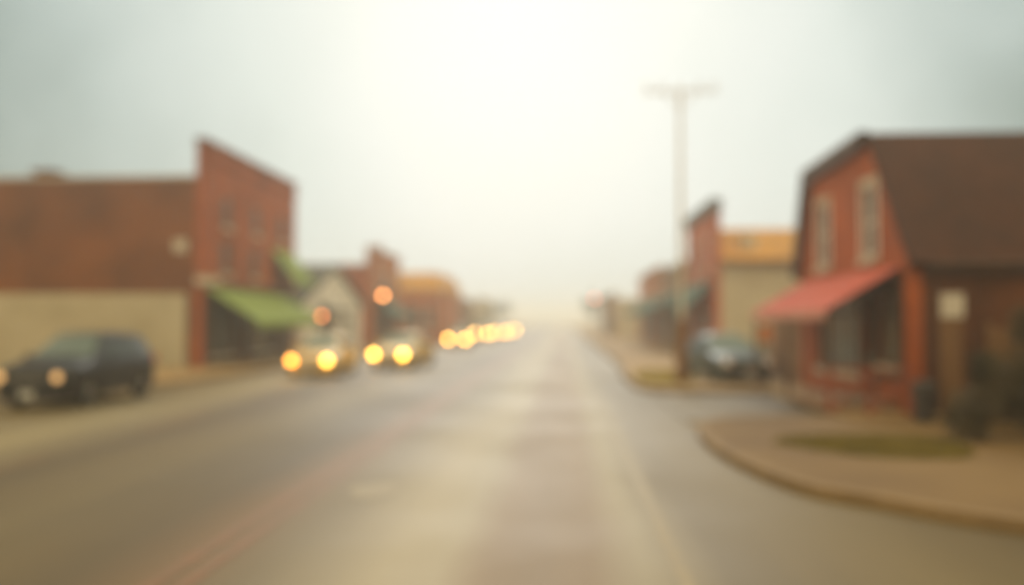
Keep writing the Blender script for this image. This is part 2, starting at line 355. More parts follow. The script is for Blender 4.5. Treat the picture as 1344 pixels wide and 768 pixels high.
# painted lines (4 mm steps)
def line(name, x0, x1, y0, y1, z, mat, wob=.0):
    l = MB(); y = y0
    while y < y1:
        ye = min(y + 3, y1); l.add([(x0, y, z), (x1, y, z), (x1, ye, z), (x0, ye, z)], [(0, 1, 2, 3)]); y = ye
    return struct(l.build(name, mat))
line('road_line', -3.20, -3.04, -10, 120, .005, 'rust_line'); line('road_line', -2.92, -2.80, -10, 120, .005, 'rust_line')
line('road_line', .86, .99, -10, 24, .005, 'yellow')
for y in range(-2, 60, 6): line('road_line', -7.6, -7.5, y, y + 3, .005, 'rust_line')
pt = [( -2.22 + .28 * cos(t) * (1 + .15 * sin(3 * t)), 10.6 + .5 * sin(t)) for t in [2 * pi * i / 20 for i in range(20)]]
struct(MB().add([(x, y, .005) for x, y in pt], [tuple(range(20))]).build('road_patch', 'yellow'))

def grass_patch(poly, n, h, z, mat='grass'):
    """tufts of blades inside an outline"""
    o = MB(); xs = [p[0] for p in poly]; ys = [p[1] for p in poly]
    def inside(x, y):
        r = False; j = len(poly) - 1
        for i in range(len(poly)):
            if (poly[i][1] > y) != (poly[j][1] > y) and x < (poly[j][0] - poly[i][0]) * (y - poly[i][1]) / (poly[j][1] - poly[i][1]) + poly[i][0]: r = not r
            j = i
        return r
    o.add([(x, y, z + .004) for x, y in poly], [tuple(range(len(poly)))])
    k = 0
    while k < n:
        x = random.uniform(min(xs), max(xs)); y = random.uniform(min(ys), max(ys))
        if not inside(x, y): continue
        k += 1; a = random.uniform(0, pi); hh = h * random.uniform(.5, 1.2); w = .012; dx, dy = random.uniform(-.05, .05), random.uniform(-.05, .05)
        o.add([(x - w * cos(a), y - w * sin(a), z), (x + w * cos(a), y + w * sin(a), z), (x + dx, y + dy, z + hh)], [(0, 1, 2)])
    return o
g1 = smooth_line([(3.15, 14.1), (3.6, 14.9), (4.6, 15.2), (5.75, 15.1), (6.0, 14.0), (5.4, 12.7), (4.1, 12.8), (3.15, 14.1)], 4)[:-1]
grass_patch(g1, 6000, .05, .122).build('verge_grass', 'grass')
g2 = smooth_line([(2.35, 27.4), (2.4, 32), (3.0, 34.2), (4.1, 34.0), (4.2, 31.5), (4.05, 28.6), (3.3, 26.6), (2.35, 27.4)], 4)[:-1]
grass_patch(g2, 6000, .05, .117).build('island_grass', 'dry_grass')
for o in bpy.data.objects:
    if o.name == 'verge_grass': tag(o, 'olive grass patch on the tan street corner at right', 'grass', None, 'stuff')
    if o.name == 'island_grass': tag(o, 'yellowish grass strip beside the utility pole', 'grass', None, 'stuff')

# ------------------------------------------------------------------ left corner building
XA, YA, YE = -14.3, 35.3, 47.7
A = thing('brick_building', 'large red brick corner building with stepped front, cream lower side wall and green awnings', 'building')
wA = [(37.45, 38.35, 5.95, 7.2), (41.2, 42.15, 5.95, 7.2), (45.0, 45.95, 5.95, 7.2), (37.3, 38.25, 3.95, 5.3), (41.0, 41.95, 3.95, 5.3)]
shopA = [(36.1, 38.9, .55, 2.85), (40.9, 44.4, .55, 2.85)]; doorA = [(39.3, 40.4, 2.5)]
fa = MB(); wall(fa, 'X', XA, -1, YA, YE, 0, 9.1, wA + shopA + [(39.3, 40.4, 0, 2.5)], .3); fa.build('front_wall', 'brick_red', A)
sa = MB(); wall(sa, 'Y', YA, 1, -34, XA - .3, 0, 7.65, (), .3); wall(sa, 'Y', YE, -1, -34, XA - .3, 0, 7.65, (), .3); sa.box(-34, -33.7, YA + .3, YE - .3, 0, 7.65); sa.build('side_wall', 'brick_side', A)
MB().box(-33.7, XA - .3, YA + .302, YE - .302, 7.3, 7.45).build('roof', 'tar', A)
cp = MB().box(XA - .36, XA + .12, YA - .06, YE + .08, 9.102, 9.26); cp.build('coping', 'brick_side', A)
MB().box(-34.05, XA - .37, YA - .06, YA + .36, 7.652, 7.75).build('coping', 'stone', A)
cn = MB().box(XA + .002, XA + .1, YA + .01, YE - .01, 8.6, 8.78); y = YA + .2
while y < YE - .3: cn.box(XA + .002, XA + .09, y, y + .15, 8.4, 8.598); y += .36
cn.build('cornice', 'brick_red', A)
MB().box(-33.9, -14.95, YA - .06, YA - .002, 0, 3.05).build('painted_side_panel', 'cream', A)
MB().box(XA - .25, XA + .22, YA - .14, YA + .35 + .9, 3.42, 3.72).build('stone_ledge', 'stone', A)
wall(MB_ := MB(), 'X', XA + .05, -1, 35.42, 47.4, .02, 3.25, shopA + [(39.3, 40.4, 0, 2.5)], .048); MB_.build('awning_shade_panel', 'wood_dark', A)  # dark sheet standing in for the shade under the awning
sh = MB().box(XA + .06, XA + .12, 36.9, YE - .1, 3.3, 3.5); sh.build('shopfront_band', 'wood_dark', A)
MB().box(-15.45, -14.95, YA - .08, YA - .002, 4.7, 5.2).build('wall_vent', 'stone', A)
for w in wA: window(A, 'X', XA, -1, *w, fmat='metal', gmat='glass')
for w in shopA: window(A, 'X', XA, -1, *w, fmat='wood_dark', rails=0, mull=2, name='shop_window')
door(A, 'X', XA, -1, 39.3, 40.4, 2.5)
awning(A, XA, 1, 35.4, 45.6, 3.3, 1.95, 2.2, 'green_cloth')
awning(A, XA, 1, 43.7, 47.3, 5.45, 4.0, 1.15, 'green_cloth')
MB().box(-22.9, -22.1, 38, 38.8, 7.4, 8.35).box(-23, -22, 37.9, 38.9, 8.352, 8.5).build('chimney', 'brick_side', A)
MB().tube((-16.4, 38, 7.4), (-16.4, 38, 8.1), .14).tube((-16.4, 38, 8.1), (-16.4, 38, 8.25), .24, .1).build('roof_vent', 'metal', A)

# ------------------------------------------------------------------ white gabled house
B = thing('white_house', 'small white gabled house with grey shingle roof behind the green awning', 'house')
def gtop(u): return 3.05 + (5.2 - 3.05) * (1 - abs(u - 54.4) / 3.8)
gtop.breaks = [54.4]
xB = -13.9; wb = [(56.0, 57.0, 1.0, 2.3)]
b_ = MB(); wall(b_, 'X', xB, -1, 50.6, 58.2, 0, gtop, wb + [(53.8, 54.8, 0, 2.2)], .25)
b_.build('gable_wall', 'white', B)
MB().box(-24, xB - .25, 50.6, 50.85, 0, 3.05).box(-24, xB - .25, 57.95, 58.2, 0, 3.05).box(-24, -23.75, 50.85, 57.95, 0, 3.05).build('side_wall', 'white', B)
for sg in (-1, 1):
    ye = 54.4 + sg * 4.2; ze = gtop(54.4 + 3.8) - .4 * 2.15 / 3.8
    MB().hexa([(xB + .3, ye, ze), (-24.3, ye, ze), (-24.3, 54.4, 5.2), (xB + .3, 54.4, 5.2), (xB + .3, ye, ze + .14), (-24.3, ye, ze + .14), (-24.3, 54.4, 5.36), (xB + .3, 54.4, 5.36)]).build('roof', 'roof_grey', B)
for w in wb: window(B, 'X', xB, -1, *w)
door(B, 'X', xB, -1, 53.8, 54.8, 2.2, 'wood_red')
MB().hexa([(xB + .02, 53.2, 2.6), (xB + .9, 53.2, 2.4), (xB + .9, 55.4, 2.4), (xB + .02, 55.4, 2.6), (xB + .02, 53.2, 2.7), (xB + .9, 53.2, 2.5), (xB + .9, 55.4, 2.5), (xB + .02, 55.4, 2.7)]).build('porch_roof', 'roof_grey', B)
for y in (53.35, 55.25): MB().box(xB + .76, xB + .86, y - .05, y + .05, .1, 2.4).build('porch_post', 'white', B)

# ------------------------------------------------------------------ further buildings, left side
building('brick_shop', 'two tone brick shop with chimney and dark green awning beyond the white house', 1, -13.2, 10, 62.2, 72.5, 5.8, 6.9, 'brick_warm', 'brick_red',
         wins=[(63.6, 64.8, 4.1, 5.5), (66.8, 68, 4.1, 5.5), (70, 71.2, 4.1, 5.5)], shops=[(63, 66, .5, 2.6), (69, 72, .5, 2.6)], doors=[(67, 68.1, 2.4)], awns=[(62.8, 70, 3.4, 2.3, 1.5, 'darkgreen_cloth')], chim=[(-13.9, 66.2, .5, 1.5)])
# brick building with the ochre hipped roof, standing forward
D = thing('brick_building', 'orange brick building with ochre tiled roof, standing closest to the road far left', 'building')
d_ = MB(); wall(d_, 'Y', 78, 1, -19.5, -10.6, 0, 4.5, [(-13.4, -12.4, 1.2, 3.2), (-12, -11.2, 1.2, 3.2)], .3); d_.box(-10.9, -10.6, 78.3, 92, 0, 4.5); d_.box(-19.5, -19.2, 78.3, 92, 0, 4.5); d_.box(-19.2, -10.9, 91.7, 92, 0, 4.5)
d_.build('wall', 'brick_warm', D)
MB().add([(-20, 77.6, 4.45), (-10.3, 77.6, 4.45), (-10.3, 92.4, 4.45), (-20, 92.4, 4.45), (-19.3, 79.2, 6.15), (-11.0, 79.2, 6.15), (-11.0, 91, 6.15), (-19.3, 91, 6.15)],
         [(0, 3, 2, 1), (4, 5, 6, 7), (0, 1, 5, 4), (1, 2, 6, 5), (2, 3, 7, 6), (3, 0, 4, 7)]).build('roof', 'roof_tan', D)
for u in ((-13.4, -12.4), (-12, -11.2)): window(D, 'Y', 78, 1, *u, 1.2, 3.2)
building('low_shop', 'low hazy brick shop far left, just beyond the ochre roofed building', 1, -11.2, 9, 96, 112, 3.6, 4.3, 'brick_tan', 'brick_tan', wins=(), shops=[(98, 102, .5, 2.5), (106, 110, .5, 2.5)], doors=[(103, 104.2, 2.3)])
building('low_shop', 'faint greyish shop far left, last in the row before the fog', 1, -11, 9, 118, 140, 4.0, 4.8, 'greige', 'greige', wins=(), shops=[(120, 126, .5, 2.5), (130, 138, .5, 2.5)], doors=[(127, 128.2, 2.3)])

# ------------------------------------------------------------------ right side: mansard roofed shop
XG = 6.9; y0g, y1g = 18.75, 27.0
Gb = thing('brick_shop', 'near red brick shop with brown mansard roof and red awning, at the right', 'building')
prof = [(y0g, 3.3), (20.95, 6.1), (25.9, 6.0), (y1g, 3.45)]
def mtop(u):
    for (a, za), (b, zb) in zip(prof, prof[1:]):
        if a - 1e-3 <= u <= b + 1e-3: return za + (zb - za) * (u - a) / (b - a)
    return 3.3
mtop.breaks = [20.95, 25.9]
def lambda_top(u): return mtop(u) - .16
lambda_top.breaks = mtop.breaks
wg = [(20.48, 21.42, 3.42, 5.02), (24.05, 25.1, 3.42, 5.05)]
shopG = [(21.75, 25.2, .75, 2.65), (19.3, 20.35, 1.05, 2.6)]
f_ = MB(); wall(f_, 'X', XG, 1, y0g, y1g, 0, lambda_top, wg + shopG + [(20.6, 21.5, 0, 2.3)], .3); f_.build('front_wall', 'brick_red', Gb)
XR = 20
s_ = MB(); wall(s_, 'Y', y0g, 1, XG + .3, XR, 0, 3.2, [(12.2, 13.2, .9, 2.2)], .3); s_.box(XG + .3, XR, y1g - .3, y1g, 0, 3.35); s_.box(XR - .3, XR, y0g + .3, y1g - .3, 0, 3.3); s_.build('side_wall', 'brick_dimmed', Gb)
window(Gb, 'Y', y0g, 1, 12.2, 13.2, .9, 2.2)
rf = MB(); e = .16
outer = [(y0g - .35, 3.18), (20.9, 6.22), (25.95, 6.12), (y1g + .25, 3.3)]; inner = [(y0g - .2, 3.02), (20.97, 5.98), (25.88, 5.88), (y1g + .1, 3.16)]
for k in range(3):
    a0, a1, b0, b1 = inner[k], inner[k + 1], outer[k], outer[k + 1]; xa, xb = XG - .001, XR + .2
    rf.hexa([(xa, a0[0], a0[1]), (xb, a0[0], a0[1]), (xb, a1[0], a1[1]), (xa, a1[0], a1[1]), (xa, b0[0], b0[1]), (xb, b0[0], b0[1]), (xb, b1[0], b1[1]), (xa, b1[0], b1[1])])
rf.build('roof', 'roof_brown', Gb)
bg = MB()
outer2 = [(y0g - .38, 3.2), (20.88, 6.27), (25.97, 6.17), (y1g + .28, 3.32)]; inner2 = [(y0g + .02, 3.02), (21.1, 5.9), (25.75, 5.8), (y1g - .1, 3.15)]
for k in (1, 2):
    a0, a1, b0, b1 = inner2[k], inner2[k + 1], outer2[k], outer2[k + 1]; xa, xb = XG - .22, XG - .003
    bg.hexa([(xa, a0[0], a0[1]), (xb, a0[0], a0[1]), (xb, a1[0], a1[1]), (xa, a1[0], a1[1]), (xa, b0[0], b0[1]), (xb, b0[0], b0[1]), (xb, b1[0], b1[1]), (xa, b1[0], b1[1])])
bg.build('bargeboard', 'wood_dark', Gb)
MB().box(XG + .3, XR + .2, y0g - .32, y0g - .004, 2.95, 3.04).build('soffit', 'wood_dark', Gb)
MB().tube((XG + .3, y0g - .38, 3.12), (XR + .2, y0g - .38, 3.12), .06).tube((XG + .5, y0g - .1, .15), (XG + .5, y0g - .1, 3.0), .04).build('gutter', 'wood_dark', Gb)
for w in wg: window(Gb, 'X', XG, 1, *w, fmat='white', gmat='glass', lintel=True, rails=1); abox(q_ := MB(), 'X', XG, w[0] - .09, w[0] - .002, -.03, .1, w[2], w[3]); abox(q_, 'X', XG, w[1] + .002, w[1] + .09, -.03, .1, w[2], w[3]); q_.build('window_trim', 'white', Gb)
for w in shopG: window(Gb, 'X', XG, 1, *w, fmat='wood_dark', gmat='glass_pale', rails=0, mull=2 if w[1] - w[0] > 2 else 0, name='shop_window')
door(Gb, 'X', XG, 1, 20.6, 21.5, 2.3)
awning(Gb, XG, -1, 18.95, 26.2, 3.1, 2.2, 1.55, 'red_cloth', 'pink_cloth', val=.16)
for y in (19.05, 22.6, 26.1): MB().box(XG - 1.5, XG - 1.42, y - .04, y + .04, .12, 2.15).build('awning_post', 'wood_dark', Gb)
wall(MB_ := MB(), 'X', XG - .04, 1, 18.95, 21.7, .75, 3.05, [shopG[1], (20.6, 21.5, 0, 2.3)], .038); MB_.build('awning_shade_panel', 'wood_dark', Gb)  # shade below the red awning, built as a dark sheet
# low annex behind
An = thing('brick_annex', 'low brown brick annex past the far end of the red awning', 'building')
an = MB(); wall(an, 'X', XG, 1, 27.35, 31.4, 0, 2.35, [(28.3, 29.2, 0, 2.0)], .25); an.box(XG + .25, 12, 27.35, 27.6, 0, 2.35); an.box(XG + .25, 12, 31.15, 31.4, 0, 2.35); an.box(11.75, 12, 27.6, 31.15, 0, 2.35); an.build('wall', 'brick_tan', An)
MB().box(XG - .15, 12.1, 27.3, 31.5, 2.352, 2.47).build('roof', 'wood_dark', An); door(An, 'X', XG, 1, 28.3, 29.2, 2.0, 'wood_brown', False)
# porch steps and red rail at the near corner
St = thing('porch_steps', 'low brown brick porch steps in front of the near brick shop door', 'steps')
MB().box(5.75, 6.88, 19.3, 22.4, .12, .30).build('upper_step', 'brick_tan', St, bevel=.01); MB().box(5.4, 5.748, 19.3, 22.4, .12, .21).build('lower_step', 'brick_tan', St, bevel=.01)
Rl = thing('wooden_handrail', 'red brown wooden handrail with slanting braces beside the porch steps', 'handrail')
rr = [(5.35, 18.9), (6.75, 18.35)]
for x, y in ((5.35, 18.75), (6.05, 18.5), (6.75, 18.25)): MB().box(x - .045, x + .045, y - .045, y + .045, .12, .98).build('post', 'wood_red', Rl)
MB().bar((5.25, 18.79, 1.01), (6.85, 18.21, 1.01), .12, .06).build('top_rail', 'wood_red', Rl)
MB().bar((5.42, 18.73, .2), (6.0, 18.52, .88), .06).build('brace', 'wood_red', Rl); MB().bar((6.12, 18.48, .2), (6.7, 18.27, .88), .06).build('brace', 'wood_red', Rl)
# ------------------------------------------------------------------ right side, further buildings
XF = 7.1
F = thing('pink_brick_shop', 'pinkish brick shop with ochre roof and plain greige side wall beyond the parked car', 'building')
ff = MB(); wall(ff, 'X', XF, 1, 43.4, 52.8, 0, 7.2, [(45, 46.1, 4.4, 6), (49.5, 50.6, 4.4, 6), (44.4, 47.4, .5, 2.5), (49.6, 52.2, .5, 2.5), (48, 49, 0, 2.3)], .3); ff.build('front_wall', 'brick_pink', F)
MB().box(XF - .14, XF + .36, 43.3, 52.9, 7.202, 7.75).build('cornice', 'roof_grey', F)
fs = MB(); fs.box(XF + .3, 22, 43.4, 43.7, 0, 4.9); fs.box(XF + .3, 22, 52.5, 52.8, 0, 4.9); fs.box(21.7, 22, 43.7, 52.5, 0, 4.9); fs.build('side_wall', 'greige', F)
MB().add([(XF + .302, 43.0, 4.8), (22.3, 43.0, 4.8), (22.3, 48.1, 6.75), (XF + .302, 48.1, 6.75), (XF + .302, 53.2, 4.8), (22.3, 53.2, 4.8)], [(0, 1, 2, 3), (3, 2, 5, 4), (0, 3, 4), (1, 5, 2), (0, 4, 5, 1)]).build('roof', 'roof_tan', F)
MB().box(XF + .31, 22.2, 42.9, 43.0, 4.6, 4.85).build('gutter', 'wood_brown', F)
MB().box(8.6, 9.3, 44.6, 45.2, 5.3, 6.15).build('roof_vent', 'greige', F)
for w in [(45, 46.1, 4.4, 6), (49.5, 50.6, 4.4, 6)]: window(F, 'X', XF, 1, *w, lintel=True)
for w in [(44.4, 47.4, .5, 2.5), (49.6, 52.2, .5, 2.5)]: window(F, 'X', XF, 1, *w, fmat='wood_dark', rails=0, mull=2, name='shop_window')
door(F, 'X', XF, 1, 48, 49, 2.3); awning(F, XF, -1, 43.8, 52.2, 3.9, 2.75, 1.1, 'darkgreen_cloth')
building('brown_brick_shop', 'brown brick shop with long dark green awning, behind the utility pole', -1, XF, 10, 54.2, 66.5, 4.9, 5.4, 'brick_tan', 'brick_warm', wins=[(56, 57.1, 3.9, 4.8), (60, 61.1, 3.9, 4.8), (64, 65.1, 3.9, 4.8)],
         shops=[(55.2, 58.6, .5, 2.4), (61.4, 65.4, .5, 2.4)], doors=[(59.4, 60.5, 2.3)], awns=[(54.6, 66, 3.7, 2.6, 1.9, 'darkgreen_cloth')])
building('brick_shop', 'pale orange brick shop with green awning, second beyond the utility pole', -1, XF, 10, 67.2, 86, 5.0, 5.9, 'brick_warm', 'brick_warm', wins=[(70, 71.2, 3.9, 5), (75, 76.2, 3.9, 5), (80, 81.2, 3.9, 5)],
         shops=[(68.4, 73.6, .5, 2.4), (77.4, 84, .5, 2.4)], doors=[(75, 76.2, 2.3)], awns=[(67.8, 80, 3.7, 2.6, 1.8, 'darkgreen_cloth')])
building('low_shop', 'faint tan shop at the far right end of the street, half lost in fog', -1, 5.2, 12, 98, 125, 4.2, 4.9, 'brick_tan', 'greige', shops=[(101, 108, .5, 2.5), (114, 122, .5, 2.5)], doors=[(110, 111.2, 2.3)])

# ------------------------------------------------------------------ poles, signals, signs
U = thing('utility_pole', 'tall wooden utility pole with crossarm and transformer on the grassy island', 'utility pole', (3.52, 27.6, .1))
MB().tube((0, 0, 0), (0, 0, 9.0), .08, .045, 16).build('pole', 'pole_wood', U, 40)
MB().box(-1.1, 1.1, -.15, -.095, 8.75, 8.80).bar((-.5, -.13, 8.72), (-.05, -.13, 8.3), .03).bar((.5, -.13, 8.72), (.05, -.13, 8.3), .03).build('crossarm', 'pole_wood', U)
for x in (-1, -.55, .55, 1): MB().tube((x, -.145, 8.82), (x, -.145, 8.92), .02).tube((x, -.145, 8.9), (x, -.145, 9.03), .055, .03).build('insulator', 'stone', U, 40)
tf = MB().tube((0, 0, .0), (0, 0, 1.9), .2, .18, 16).build('cable_guard', 'wood_brown', U, 40)
#MB().tube((.0, -.42, 6.9), (.0, -.42, 7.7), .22, n=18).tube((0, -.42, 7.7), (0, -.42, 7.78), .22, .1, n=18).tube((-.08, -.42, 7.78), (-.08, -.42, 7.95), .03).tube((.08, -.42, 7.78), (.08, -.42, 7.95), .03).build('transformer', 'metal', U, 40)

def signal(label, loc, h, rl, em, group=None, arm=0):
    t = thing('traffic_signal', label, 'traffic signal', loc)
    MB().tube((0, 0, 0), (0, 0, h + .5), .07, .055).tube((0, 0, 0), (0, 0, .25), .16, .1).build('pole', 'metal_dark', t, 40)
    MB().box(-.2, .2, -.32, -.06, h - .75, h + .45).build('housing', 'metal_dark', t, bevel=.02)
    for k, (dz) in enumerate((.24, -.15, -.54)):
        lit = k == 1
        MB().tube((0, -.325, h + (dz if not lit else -.15)), (0, -.36, h + (dz if not lit else -.15)), rl if lit else .12, n=20).build('lens', em if lit else 'glass', t, 40)
        v = MB()
        for q in range(9):
            a0, a1 = pi * q / 9, pi * (q + 1) / 9; zc = h + (dz if not lit else -.15); r = .17
            v.hexa([(r * cos(a0), -.32, zc + r * sin(a0)), (r * cos(a1), -.32, zc + r * sin(a1)), (r * cos(a1), -.52, zc + r * sin(a1)), (r * cos(a0), -.52, zc + r * sin(a0)),
                    ((r + .01) * cos(a0), -.32, zc + (r + .01) * sin(a0)), ((r + .01) * cos(a1), -.32, zc + (r + .01) * sin(a1)), ((r + .01) * cos(a1), -.52, zc + (r + .01) * sin(a1)), ((r + .01) * cos(a0), -.52, zc + (r + .01) * sin(a0))])
        v.build('visor', 'metal_dark', t)
    return t
signal('traffic signal with glowing amber lens in front of the chimneyed brick shop', (-11.95, 60, .1), 3.62 + .15 - .1, .15, emis('amber lens', (1, .36, .10), 15))
signal('low traffic signal with dim orange lens at the end of the big green awning', (-11.75, 44, .1), 2.19 + .15 - .1, .12, emis('dim orange lens', (1, .30, .09), 7))
signal('far traffic signal with pale red lens on the right side in the fog', (3.35, 100, .1), 4.33 + .15 - .1, .16, emis('red lens', (1, .34, .22), 9))

Sg = thing('orange_sign', 'small orange sign on a thin post beside the parked dark blue car', 'sign', (6.5, 29.9, .1), R(8))
MB().tube((0, 0, 0), (0, 0, 1.75), .03).build('post', 'metal', Sg, 40)
MB().box(-.2, .2, -.05, -.03, 1.2, 1.72).build('board', 'sign_orange', Sg, bevel=.01)
Sp = thing('pale_sign', 'pale square sign on a brown timber post by the brick side wall', 'sign', (7.2, 17.4, .12))
MB().box(-.17, .17, -.05, .05, 0, 2.2).build('post', 'wood_brown', Sp)
MB().box(-.21, .21, -.085, -.053, 1.92, 2.37).build('board', 'stone', Sp, bevel=.01)
Bn = thing('rubbish_bin', 'dark grey bin standing at the corner of the near brick shop', 'bin', (6.62, 17.2, .12))
MB().tube((0, 0, .02), (0, 0, .66), .17, .22, 20).build('body', 'bin', Bn, 40); MB().tube((0, 0, .662), (0, 0, .72), .24, .22, 20).tube((0, 0, .72), (0, 0, .78), .2, .06, 20).build('lid', 'bin', Bn, 40)
# wooden fence to the right of the sign
Fc = thing('wooden_fence', 'weathered brown board fence against the side wall behind the shrubs', 'fence')
for x in (7.75, 10.2, 12.6, 15.0): MB().box(x - .05, x + .05, 17.0, 17.1, .12, 1.95).build('post', 'wood_brown', Fc)
pn = MB(); x = 7.8
while x < 15: pn.box(x, x + .13, 16.97, 16.998, .16, 1.85 + random.uniform(-.02, .02)); x += .142
pn.build('boards', 'wood_brown', Fc)
pr = MB().box(7.8, 15, 17.0 + .002, 17.05, .5, .6).box(7.8, 15, 17.002, 17.05, 1.5, 1.6).build('rail', 'wood_brown', Fc)

# ------------------------------------------------------------------ plants
def leafy(lobes, n, size, seed):
    rd = random.Random(seed); o = MB()
    for k in range(n):
        c, r = rd.choice(lobes); 
        while True:
            p = Vector((rd.uniform(-1, 1), rd.uniform(-1, 1), rd.uniform(-1, 1)))
            if .25 < p.length < 1: break
        p = p.normalized() * (p.length ** .5) * (.78 + .6 * mnoise.noise(Vector(c) * 3 + p * 2.2))
        q = Vector((c[0] + p.x * r[0], c[1] + p.y * r[1], c[2] + p.z * r[2]))
        if q.z < .03: q.z = .03 + rd.random() * .1
        a = Vector((rd.gauss(0, 1), rd.gauss(0, 1), rd.gauss(0, 1))).normalized(); b = a.orthogonal().normalized(); s = size * rd.uniform(.6, 1.4)
        o.add([q - a * s, q + b * s * .4, q + a * s, q - b * s * .4], [(0, 1, 2, 3)])
    return o
def shrub(label, loc, lobes, n, size, seed, group=None):
    t = thing('shrub', label, 'shrub', loc, 0, group)
    leafy(lobes, n, size, seed).build('foliage', 'leaf', t)
    st = MB(); rd = random.Random(seed)
    for k in range(9):
        c, r = rd.choice(lobes); st.tube((rd.uniform(-.1, .1), rd.uniform(-.1, .1), 0), (c[0] * .8, c[1] * .8, c[2]), .02, .006, 6)
    st.build('stems', 'bark', t)
shrub('rounded dark shrub nearest the street corner, in front of the fence', (6.45, 14.6, .12), [((0, 0, .5), (.5, .5, .5)), ((.3, .2, .85), (.42, .4, .5)), ((-.25, -.1, .35), (.4, .35, .35)), ((.1, .1, 1.15), (.25, .25, .3))], 3600, .04, 3)
shrub('tall ragged brown green shrub at the right edge of the picture', (7.7, 15.0, .12), [((0, 0, .8), (.7, .6, .8)), ((.4, .1, 1.5), (.6, .5, .6)), ((-.5, 0, .8), (.45, .45, .75)), ((-.2, .1, 1.75), (.35, .3, .4)), ((.9, 0, 1.0), (.6, .5, .9)), ((.7, .1, 2.0), (.35, .3, .3))], 9000, .045, 4)
shrub('low dark shrub in front of the tall one at the right edge', (7.15, 13.3, .12), [((0, 0, .35), (.6, .5, .36)), ((.5, .2, .5), (.5, .45, .45)), ((.2, .1, .75), (.3, .3, .3))], 3600, .04, 5)
shrub('broad dark hedge-like shrub behind the tall one, against the board fence', (9.0, 16.1, .12), [((0, 0, .8), (.9, .5, .85)), ((-.8, 0, .9), (.6, .45, .9)), ((.8, 0, 1.0), (.7, .45, .95)), ((-.3, 0, 1.5), (.6, .4, .5))], 9000, .055, 8)
def tree(label, loc, h, r, seed, n=2600):
    t = thing('tree', label, 'tree', loc, 0, 'hazy trees at the end of the street'); rd = random.Random(seed)
    lob = []
    tr = MB().tube((0, 0, -.1), (.1, 0, h * .55), .2, .11, 10)
    for k in range(8):
        a = rd.uniform(0, 2 * pi); q = rd.uniform(.2, .7) * r; z = h * rd.uniform(.5, .88); lob.append(((q * cos(a), q * sin(a), z), (r * rd.uniform(.35, .55),) * 2 + (h * rd.uniform(.12, .2),)))
        tr.tube((0, 0, h * rd.uniform(.3, .5)), (q * cos(a), q * sin(a), z), .07, .02, 6)
    tr.build('trunk', 'bark', t); leafy(lob, n, .16, seed).build('crown', 'leaf_dark', t)
tree('hazy tree behind the low shops, nearest on the left', (-19, 165, 0), 5.5, 3.4, 11)
tree('fainter tree on the left, midway down the far end', (-16.5, 200, 0), 5.6, 3.6, 12)
tree('faintest tree on the left, closest to the vanishing point', (-17, 240, 0), 7, 4.2, 13)
tree('hazy tree right of the road beyond the last shop', (9.5, 175, 0), 6.5, 3.6, 14)
tree('faint tree right of the road by the tan shop', (6, 200, 0), 7, 3.4, 15)

